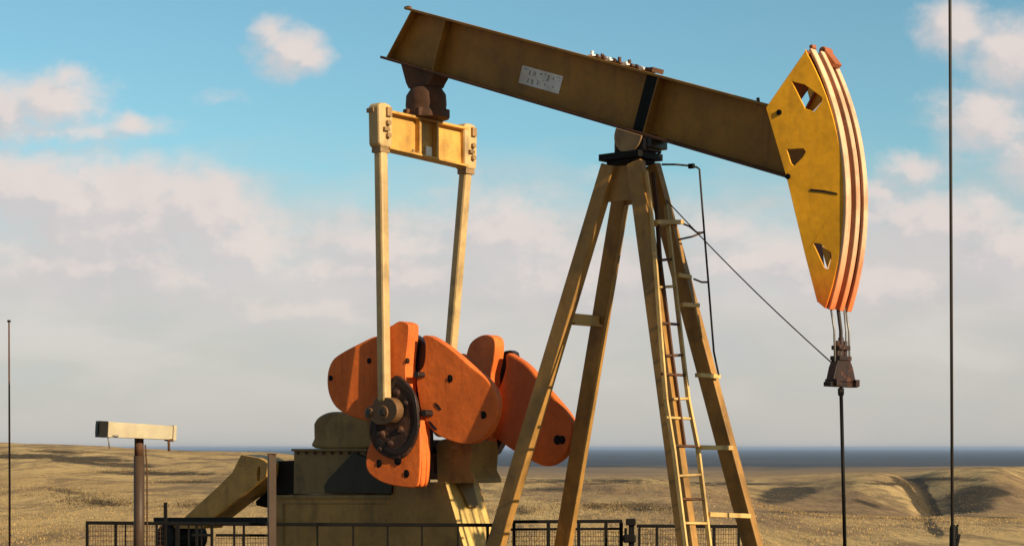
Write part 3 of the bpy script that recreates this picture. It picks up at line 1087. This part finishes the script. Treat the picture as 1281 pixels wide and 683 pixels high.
# ================================================================== TERRAIN
CREST = [(-3000, 556), (-600, 553), (0, 554), (100, 557.5), (160, 561), (210, 564), (330, 567), (400, 572), (480, 586), (560, 596), (640, 599), (760, 603), (880, 602), (960, 599), (1050, 595), (1130, 594), (1180, 590), (1230, 585.5), (1290, 584), (1600, 578), (4000, 575)]
CU, CV = [c[0] for c in CREST], [c[1] for c in CREST]


def sst(a, b, x):
    t = min(max((x-a)/(b-a), 0), 1)
    return t*t*(3-2*t)


# (u, v) ellipses of darker brush: centre, radii, tilt (v per u), weight
BRUSH = [(30, 570.5, 45, 3.0, .0, 1), (110, 575, 60, 4.5, .02, 1.0), (150, 581, 40, 3.5, .05, .9), (70, 565, 40, 1.5, .03, .7), (200, 592, 70, 1.8, .01, .9), (160, 590, 40, 1.5, 0, .6), (230, 602.5, 40, 1.2, 0, .7), (90, 616, 45, 3.5, .16, .45), (135, 630, 25, 3.0, .12, .8), (110, 624, 40, 2, .13, .5),
         (985, 617, 32, 10, -.15, 1.0), (1215, 625, 27, 17, .0, 1.0), (1240, 615, 25, 8, .1, .6), (1165, 658, 11, 8, .9, 1.3), (1147, 628, 7, 9, 1.4, 1.3), (1136, 612, 7, 7, 1.2, 1.2), (1157, 644, 7, 10, 1.4, 1.4), (1170, 664, 10, 5, .3, 1.2), (1125, 603, 12, 4, .6, .9), (1120, 605, 50, 2.5, .02, .6), (1190, 599, 60, 2.5, .0, .55),
         (900, 605, 70, 3, 0, .5), (740, 602, 120, 5, 0, .45), (800, 634, 22, 5, .1, .8), (745, 634, 10, 3, .0, .7), (655, 640, 15, 8, .2, .4), (265, 632, 12, 3, .0, .8), (700, 612, 140, 4, .0, .35), (1085, 630, 20, 3, .3, .5), (1250, 648, 30, 2, 0, .5), (1000, 640, 60, 2, 0, .4)]
# low hills on the right: u, depth, u-radius, depth-radius, rise
BUMPS = [(1085, 180, 62, 42, 1.5), (1180, 215, 60, 34, .9), (1250, 190, 40, 30, 1.0), (1000, 150, 50, 26, .5), (640, 190, 80, 30, .25), (760, 140, 60, 20, .25), (60, 200, 70, 40, .3), (30, 120, 60, 30, .35), (1010, 110, 80, 20, .25), (1230, 110, 60, 18, .25), (200, 130, 60, 24, -.35), (420, 150, 60, 30, .2)]


def height(x, y):
    r = math.hypot(x, y)
    if y > 1e-6:
        u = U0+F*x/y
        u = min(max(u, -2500), 3800)
    else:
        u = -2500 if x < 0 else 3800
    v = np.interp(u, CU, CV)
    zc = EYE-(v-V0)*260/F
    if r > 260:
        vv = 583+(v-583)*math.exp(-((r-260)/520)**1.3)
        z = EYE-(vv-V0)*r/F if r < 2500 else -23.2
        am = sst(260, 330, r)*min(1, .45+r/1500)
        return z+am*.8*noise.fractal(Vector((x/95, y/160, 2)), 1.0, 2.0, 5)*(1 if r < 1500 else 1.4)
    k = sst(30, 260, r)
    z = zc*k*(.35+.65*k)
    right = sst(820, 1050, u)
    z -= right*2.7*math.exp(-((r-135)/55)**2)
    for bu, by, ru, ry, hh in BUMPS:
        z += hh*math.exp(-((u-bu)/ru)**2-((r-by)/ry)**2)
    z += sst(80, 130, r)*.13*(abs(noise.fractal(Vector((x/9, y/13, 6)), 1.0, 2.0, 4))-.35)
    if 120 < r < 262 and 1040 < u < 1260:                # the gully running down between the slopes
        uc = np.interp(r, (130, 150, 175, 200, 230, 258), (1176, 1168, 1157, 1145, 1130, 1112))
        wl = 16 if u < uc else 26
        z -= 1.1*sst(120, 140, r)*(1-sst(225, 262, r))*math.exp(-abs((u-uc)/wl)**1.5)
    a = sst(32, 90, r)*(1-.55*sst(170, 260, r))*(1-.5*right)
    z += a*(.55*noise.fractal(Vector((x/26, y/38, 0)), 1.0, 2.0, 5)+.10*noise.noise(Vector((x/4, y/7, 3))))
    return z


def brushval(u, v):
    b = 0
    for cu_, cv_, ru, rv, tl, w in BRUSH:
        du = u-cu_
        if abs(du) > ru*2.2:
            continue
        dv = v-cv_-tl*du
        b = max(b, w*math.exp(-(du/ru)**2-(dv/rv)**2))
    return b


angs = []
a = -180.0
while a < 180:
    angs.append(a)
    aa = abs(a)
    a += .075 if aa < 17 else (.5 if aa < 30 else 5)
radii = [0.5, 8, 16, 24]
r = 30.0
while r < 30000:
    radii.append(r)
    r *= 1.0125 if r < 300 else (1.03 if r < 3000 else 1.1)
radii.append(30000)
SOIL = [(1000, 635, 260, 40, 0, .95), (760, 615, 180, 16, 0, .8), (1250, 625, 110, 34, 0, .9), (800, 650, 160, 30, 0, .4), (130, 578, 130, 10, .02, .5), (1150, 600, 160, 9, 0, .7)]
GOLD = [(1108, 620, 34, 9, .45, 1.0), (1150, 612, 22, 4, .15, .7), (1250, 589, 50, 4, -.05, .9), (945, 612, 14, 9, 0, .8), (1228, 602, 14, 3, .25, .7), (1040, 650, 70, 8, 0, .35), (690, 640, 25, 6, 0, .4)]


def ellv(lst, u, v):
    b = 0
    for cu_, cv_, ru, rv, tl, w_ in lst:
        du = u-cu_
        b = max(b, w_*math.exp(-(du/ru)**2-((v-cv_-tl*du)/rv)**2))
    return b


soil = []
verts, faces, brush = [], [], []
nA = len(angs)
for r in radii:
    for a in angs:
        th = math.radians(a)
        x, y = r*math.sin(th), r*math.cos(th)
        z = height(x, y) if r > 28 else 0.0
        verts.append((x, y, z))
        if y > 10 and abs(a) < 20:
            u, v = U0+F*x/y, V0+F*(EYE-z)/y
            bv = brushval(u, v) if r < 420 else 0.0
            if 125 < r < 255 and 1040 < u < 1260:
                uc = np.interp(r, (130, 150, 175, 200, 230, 258), (1176, 1168, 1157, 1145, 1130, 1112))
                bv = max(bv, 1.5*sst(125, 142, r)*(1-sst(235, 255, r))*math.exp(-((u-uc-2)/8)**2))
            brush.append(bv)
            soil.append(max(0, ellv(SOIL, u, v)-1.2*ellv(GOLD, u, v)) if r < 420 else .6)
        else:
            brush.append(0.0)
            soil.append(.4)
for i in range(len(radii)-1):
    for j in range(nA):
        k = (j+1) % nA
        faces.append((i*nA+j, i*nA+k, (i+1)*nA+k, (i+1)*nA+j))
faces.append(tuple(range(nA))[::-1])
me = bpy.data.meshes.new('ground')
me.from_pydata(verts, [], faces)
me.update()
at = me.attributes.new('brush', 'FLOAT', 'POINT')
at.data.foreach_set('value', brush)
at = me.attributes.new('soil', 'FLOAT', 'POINT')
at.data.foreach_set('value', soil)
for p in me.polygons:
    p.use_smooth = True
ground = bpy.data.objects.new('ground', me)
COL.objects.link(ground)
tag(ground, kind='structure')

m, nt, bsdf = new_mat('dry_steppe')
pos = nt.new('ShaderNodeNewGeometry').outputs['Position']
att = nt.new('ShaderNodeAttribute', attribute_name='brush').outputs['Fac']
nA_ = nt.noise(nt.vm('MULTIPLY', pos, (.035, .02, .05)), 1.0, 8, .62)
nB = nt.noise(nt.vm('MULTIPLY', pos, (.45, .09, .3)), 1.0, 8, .68)
nC = nt.noise(nt.vm('MULTIPLY', pos, (1.9, .33, 1)), 1.0, 6, .7)
nD = nt.noise(nt.vm('MULTIPLY', pos, (.11, .035, .1)), 1.0, 10, .72, .6)
col = nt.mix(nt.ss(nA_, .36, .64), c4((.46, .30, .125)), c4((.61, .425, .185)))
col = nt.mix(nt.math('MULTIPLY', nt.ss(nB, .47, .62), .8), col, c4((.22, .145, .075)))
col = nt.mix(nt.math('MULTIPLY', nt.ss(nC, .52, .72), .6), col, c4((.20, .125, .06)))
col = nt.mix(nt.math('MULTIPLY', nt.ss(nC, .48, .30), .35), col, c4((.62, .44, .21)))
col = nt.mix(nt.math('MULTIPLY', nt.ss(nD, .50, .60), .75), col, c4((.19, .135, .075)))
soilf = nt.new('ShaderNodeAttribute', attribute_name='soil').outputs['Fac']
soilf = nt.ss(nt.math('ADD', soilf, nt.math('MULTIPLY', nt.math('SUBTRACT', nB, .5), .9)), .15, .85)
col = nt.mix(nt.math('MULTIPLY', soilf, .8), col, nt.mix(nt.ss(nC, .35, .65), c4((.17, .105, .06)), c4((.33, .215, .115))))
bfac = nt.math('MULTIPLY', att, nt.math('ADD', nt.ss(nB, .30, .60, .15, 1.0), nt.ss(nD, .38, .60, .15, .9)))
bfac = nt.ss(nt.math('ADD', bfac, nt.math('MULTIPLY', nt.math('SUBTRACT', nC, .5), .5)), .16, .62)
col = nt.mix(nt.math('MULTIPLY', bfac, .93), col, c4((.060, .048, .030)))
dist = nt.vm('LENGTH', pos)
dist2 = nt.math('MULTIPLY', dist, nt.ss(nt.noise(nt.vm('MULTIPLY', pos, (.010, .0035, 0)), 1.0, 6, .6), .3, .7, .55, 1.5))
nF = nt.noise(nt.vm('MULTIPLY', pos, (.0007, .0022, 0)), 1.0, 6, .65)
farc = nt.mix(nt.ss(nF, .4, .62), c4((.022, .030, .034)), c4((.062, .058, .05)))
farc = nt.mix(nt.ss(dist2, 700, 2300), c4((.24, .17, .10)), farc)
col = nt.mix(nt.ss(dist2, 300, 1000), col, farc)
# well pad gravel, out of view, darkened to cut its warm bounce
gp = nt.mix(nt.ss(nt.noise(pos, 9, 6, .7), .35, .65), c4((.075, .055, .04)), c4((.15, .115, .08)))
col = nt.mix(nt.ss(nt.math('ADD', dist, nt.math('MULTIPLY', nB, 6)), 30, 38), gp, col)
nt.l.new(col, bsdf.inputs['Base Color'])
bsdf.inputs['Roughness'].default_value = .95
bsdf.inputs['Specular IOR Level'].default_value = .1
hh = nt.math('ADD', nt.math('MULTIPLY', nB, .7), nt.math('MULTIPLY', nC, .3))
nt.l.new(nt.new('ShaderNodeBump', inp={'Strength': .8, 'Distance': .35, 'Height': hh}).outputs[0], bsdf.inputs['Normal'])
me.materials.append(m)


def veg_mat(name, a, b):
    m, nt, bs = new_mat(name)
    pos = nt.new('ShaderNodeNewGeometry').outputs['Position']
    n = nt.noise(pos, .9, 3)
    n2 = nt.noise(pos, .12, 3)
    c = nt.mix(nt.ss(nt.math('ADD', nt.math('MULTIPLY', n, .6), nt.math('MULTIPLY', n2, .4)), .35, .65), c4(a), c4(b))
    nt.l.new(c, bs.inputs['Base Color'])
    bs.inputs['Roughness'].default_value = .9
    bs.inputs['Specular IOR Level'].default_value = .1
    return m


def tufts(name, label, n, mat, gen, blades, hmin, hmax, spread):
    V, Fc = [], []
    cnt = 0
    tries = 0
    while cnt < n and tries < n*30:
        tries += 1
        g = gen()
        if g is None:
            continue
        x, y = g
        z = height(x, y)-.02
        cnt += 1
        s = random.uniform(.6, 1.4)
        for _ in range(blades):
            a = random.uniform(0, 6.283)
            rr = spread*s*random.random()
            bx_, by_ = x+rr*math.cos(a), y+rr*math.sin(a)
            h = random.uniform(hmin, hmax)*s
            w = h*random.uniform(.12, .35)
            b = random.uniform(0, 6.283)
            ln = h*random.uniform(.1, .7)
            i = len(V)
            V += [(bx_-w*math.cos(b), by_-w*math.sin(b), z), (bx_+w*math.cos(b), by_+w*math.sin(b), z), (bx_+ln*math.cos(a), by_+ln*math.sin(a), z+h)]
            Fc.append((i, i+1, i+2))
    me = bpy.data.meshes.new(name)
    me.from_pydata(V, [], Fc)
    me.materials.append(mat)
    o = bpy.data.objects.new(name, me)
    COL.objects.link(o)
    return tag(o, label, None, None, 'stuff')


def gen_grass():
    y = 34*math.exp(random.random()*math.log(210/34))
    x = random.uniform(-.32, .32)*y
    if noise.fractal(Vector((x/9, y/16, 1)), 1.0, 2.0, 3) < random.uniform(-.5, .3):
        return None
    return x, y


def gen_brush():
    b = random.choice(BRUSH)
    u = random.gauss(b[0], b[2]*.6)
    v = random.gauss(b[1], b[3]*.6)+b[4]*(u-b[0])
    if v < 563.5:
        return None
    # march down the sight line until it meets the hill
    y = 40.0
    tx, tz = (u-U0)/F, (V0-v)/F
    while y < 330:
        if EYE+tz*y <= height(tx*y, y):
            if random.random() > b[5] or (u > 880 and y < 105):
                return None
            return tx*y+random.gauss(0, .3), y+random.gauss(0, 1.0)
        y *= 1.012
    return None


def gen_scrub():
    y = 36*math.exp(random.random()*math.log(300/36))
    x = random.uniform(-.3, .3)*y
    if noise.fractal(Vector((x/14, y/26, 9)), 1.0, 2.0, 4) < .22:
        return None
    return x, y


tufts('dry_grass', 'dry golden grass covering the hills', 24000, veg_mat('straw', (.38, .26, .115), (.52, .365, .165)), gen_grass, 6, .025, .055, .5)
tufts('low_scrub', 'low dark scrub scattered over the slopes', 3000, veg_mat('scrub_twig', (.20, .14, .07), (.30, .21, .10)), gen_scrub, 9, .02, .06, .6)
tufts('sagebrush', 'dark brown brush filling the gullies and hollows', 6500, veg_mat('brush_twig', (.07, .052, .034), (.14, .10, .055)), gen_brush, 14, .02, .06, .9)

# ================================================================== HAZE
m = bpy.data.materials.new('air')
m.use_nodes = True
nt = NT(m.node_tree)
nt.n.remove(nt.n['Principled BSDF'])
pv_ = nt.new('ShaderNodeVolumePrincipled', inp={'Color': (.56, .72, 1.0, 1), 'Density': 8.0e-5, 'Anisotropy': .2})
nt.l.new(pv_.outputs[0], nt.n['Material Output'].inputs['Volume'])
mb = MB()
mb.hexa([Vector(p) for p in ((-31000, -31000, -40), (31000, -31000, -40), (31000, 31000, -40), (-31000, 31000, -40), (-31000, -31000, 9.8), (31000, -31000, 9.8), (31000, 31000, 9.8), (-31000, 31000, 9.8))])
hz = mb.build('haze', m)
tag(hz, 'thin blue haze over the far plain', None, None, 'stuff')

# ================================================================== SKY
SUN_EL = math.radians(23)
sd_az = math.radians(-40.3)                     # direction to the sun in plan, measured from +X
sunv = Vector((math.cos(sd_az)*math.cos(SUN_EL), math.sin(sd_az)*math.cos(SUN_EL), math.sin(SUN_EL)))
wd = bpy.data.worlds.new('World')
SC.world = wd
wd.use_nodes = True
nt = NT(wd.node_tree)
bgn = nt.n['Background']
sky = nt.new('ShaderNodeTexSky', sky_type='NISHITA', sun_disc=False, sun_elevation=SUN_EL, sun_rotation=math.atan2(sunv.x, sunv.y), altitude=300, air_density=1.0, dust_density=1.2, ozone_density=1.5)

# cloud density as a group, so it can be sampled twice (once towards the sun) for soft shading
BL_ = [  # cx, cy, rx, ry, weight; hundreds of survey units: x from the view axis, y above the horizon
    (-2.82, 5.00, .50, .42, 1.0), (-2.52, 4.83, .38, .22, .9), (-2.95, 5.15, .30, .28, .8),
    (-5.75, 4.35, .75, .40, 1.0), (-5.55, 4.6, .35, .25, .8), (-6.4, 4.2, .8, .45, .9), (-4.75, 4.02, .42, .20, .8), (-5.5, 3.98, 1.4, .22, .6),
    (-5.9, 3.2, 1.3, .62, 1.2), (-4.9, 3.05, 1.3, .70, 1.2), (-3.9, 2.95, .95, .66, 1.15), (-5.0, 2.75, 1.8, .6, 1.1), (-6.6, 3.4, .7, .5, 1.0), (-3.3, 2.5, .9, .6, 1.0), (-5.2, 2.3, 2.2, .55, .9),
    (-4.2, 2.1, 2.0, .5, .7), (-1.6, 2.2, 2.0, .45, .9), (-2.6, 1.7, 1.5, .3, .8), (3.2, 2.3, 1.4, .5, .9), (4.4, 2.0, 1.5, .4, .9),
    (-1.6, 2.5, 1.8, .55, .8), (-.1, 2.6, 1.2, .75, .95), (.6, 2.1, 1.6, .7, .8), (2.6, 2.7, .9, .5, .6), (1.2, 3.4, .35, .13, .45), (2.0, 4.0, .5, .15, .3), (-3.6, 4.35, .35, .1, .4),
    (5.55, 5.25, .55, .42, 1.1), (6.3, 4.9, .7, .6, 1.1), (5.9, 4.1, .75, .55, 1.05), (6.7, 3.7, .7, .7, 1.1), (5.0, 3.5, .5, .25, .9), (4.6, 3.2, .6, .25, .8), (5.3, 2.8, 1.4, .6, 1.0), (6.4, 2.4, 1.2, .7, 1.0),
    (9.0, 3.5, 2.0, 1.2, 1.0), (-9.0, 3.3, 1.8, 1.0, 1.0), (12, 5, 2, 1, 1), (-12, 5.5, 2.4, 1, 1), (3, 9, 2.5, .9, .9), (-6, 10, 2.8, .9, .9)]
g = bpy.data.node_groups.new('cloud_density', 'ShaderNodeTree')
g.interface.new_socket('Vector', in_out='INPUT', socket_type='NodeSocketVector')
g.interface.new_socket('Density', in_out='OUTPUT', socket_type='NodeSocketFloat')
gt = NT(g)
gi, go = gt.new('NodeGroupInput'), gt.new('NodeGroupOutput')
q = gi.outputs[0]
w = gt.vm('SUBTRACT', gt.noise(q, 1.5, 6, .55, col=True), (.5, .5, .5))
qd = gt.vm('ADD', q, gt.vm('MULTIPLY', w, (.55, .42, 0)))
acc = None
for cx, cy, rx, ry, wt in BL_:
    l = gt.vm('LENGTH', gt.vm('MULTIPLY', gt.vm('SUBTRACT', qd, (cx, cy, 0)), (1/rx, 1/ry, 0)))
    val = gt.math('MULTIPLY', gt.math('SUBTRACT', 1.25, l), wt)
    acc = val if acc is None else gt.math('SMOOTH_MAX', acc, val, .25)
fine = gt.noise(gt.vm('MULTIPLY', q, (1, 1.35, 1)), 2.6, 9, .60)
acc = gt.math('ADD', acc, gt.math('MULTIPLY', gt.math('SUBTRACT', fine, .5), 1.0))
gt.l.new(acc, go.inputs[0])

dirn = nt.new('ShaderNodeTexCoord').outputs['Generated']
sx = nt.new('ShaderNodeSeparateXYZ', inp={0: dirn})
den = nt.math('MAXIMUM', nt.math('ABSOLUTE', sx.outputs[1]), .25)
qx = nt.math('MULTIPLY', nt.math('DIVIDE', sx.outputs[0], den), 23.0)
qy = nt.math('MULTIPLY', nt.math('DIVIDE', sx.outputs[2], den), 23.0)
qv = nt.new('ShaderNodeCombineXYZ', inp={0: qx, 1: qy, 2: 0.0}).outputs[0]
gr1 = nt.new('ShaderNodeGroup', node_tree=g, inp={0: qv}).outputs[0]
gr2 = nt.new('ShaderNodeGroup', node_tree=g, inp={0: nt.vm('ADD', qv, (.16, .20, 0))}).outputs[0]
cov = nt.ss(gr1, .0, 1.0)
lit = nt.ss(nt.math('SUBTRACT', gr1, gr2), -.18, .30)
soft = nt.ss(nt.noise(qv, .8, 5, .5), .35, .65)
lit = nt.math('ADD', nt.math('MULTIPLY', lit, .75), nt.math('MULTIPLY', soft, .25))
K = 10.0                                                 # radiance scale: background strength is 1/K
shade_c = c4([K*c for c in (.615, .59, .595)])
light_c = c4([K*c for c in (.81, .71, .665)])
cl = nt.mix(lit, shade_c, light_c)
base = nt.mix(1.0, sky.outputs[0], (.98, 1.38, 1.28, 1), 'MULTIPLY')
SKYTINT = base.node
# pale bank of vapour low over the plain
bank = nt.ss(nt.math('ADD', qy, nt.math('MULTIPLY', nt.math('SUBTRACT', nt.noise(nt.vm('MULTIPLY', qv, (.5, 1.6, 1)), 1.0, 6, .55), .5), 2.2)), 4.1, 1.9)
front = nt.ss(sx.outputs[1], -.35, .15)               # cloud bank lies ahead; faded out behind the viewer to cut the fill
bank = nt.math('MULTIPLY', nt.math('MULTIPLY', bank, .88), front)
bankc = nt.mix(nt.ss(qy, 0, 2.6), c4([K*c for c in (.565, .53, .505)]), c4([K*c for c in (.635, .58, .555)]))
lowc = nt.noise(nt.vm('MULTIPLY', qv, (.42, 1.25, 1)), 1.0, 6, .52, .3)
bankc = nt.mix(nt.math('MULTIPLY', nt.ss(lowc, .40, .66), nt.ss(qy, .15, 1.6, .25, .95)), bankc, c4([K*c for c in (.70, .625, .60)]))
bankc = nt.mix(nt.math('MULTIPLY', nt.ss(lowc, .46, .30), .5), bankc, c4([K*c for c in (.56, .545, .56)]))
col = nt.mix(bank, base, bankc)
covb = nt.math('MULTIPLY', nt.math('MULTIPLY', cov, nt.ss(qy, .3, 2.9, .2, .95)), front)
col = nt.mix(covb, col, cl)
rear = nt.mix(nt.ss(qy, 0, 30), c4([K*c for c in (.18, .155, .135)]), c4([K*c for c in (.13, .14, .15)]))   # unseen sky behind the viewer, dulled to cut fill on shaded faces
col = nt.mix(nt.math('MULTIPLY', nt.math('SUBTRACT', 1.0, front), .8), col, rear)
nt.l.new(col, bgn.inputs['Color'])
bgn.inputs['Strength'].default_value = .84/K
wd.cycles.sampling_method = 'MANUAL'
wd.cycles.sample_map_resolution = 1024

sun = bpy.data.lights.new('sun', 'SUN')
sun.energy = 5.0
sun.angle = math.radians(.5)
sun.color = (1.0, .81, .55)
so = bpy.data.objects.new('sun', sun)
COL.objects.link(so)
so.rotation_euler = (-sunv).to_track_quat('-Z', 'Y').to_euler()

# ================================================================== CAMERA
cd = bpy.data.cameras.new('camera')
cd.sensor_width = 36
cd.lens = 36*F/1281
cd.shift_y = (V0-341.5)/1281
cd.clip_start = .5
cd.clip_end = 120000
co_ = bpy.data.objects.new('camera', cd)
COL.objects.link(co_)
co_.location = (0, 0, EYE)
co_.rotation_euler = (math.pi/2, 0, 0)
SC.camera = co_
SC.view_settings.view_transform = 'Standard'
SC.view_settings.look = 'None'
SC.view_settings.exposure = .25
SC.view_settings.gamma = 1
SC.view_settings.use_curve_mapping = False
SC.cycles.volume_bounces = 0
SC.cycles.use_denoising = True
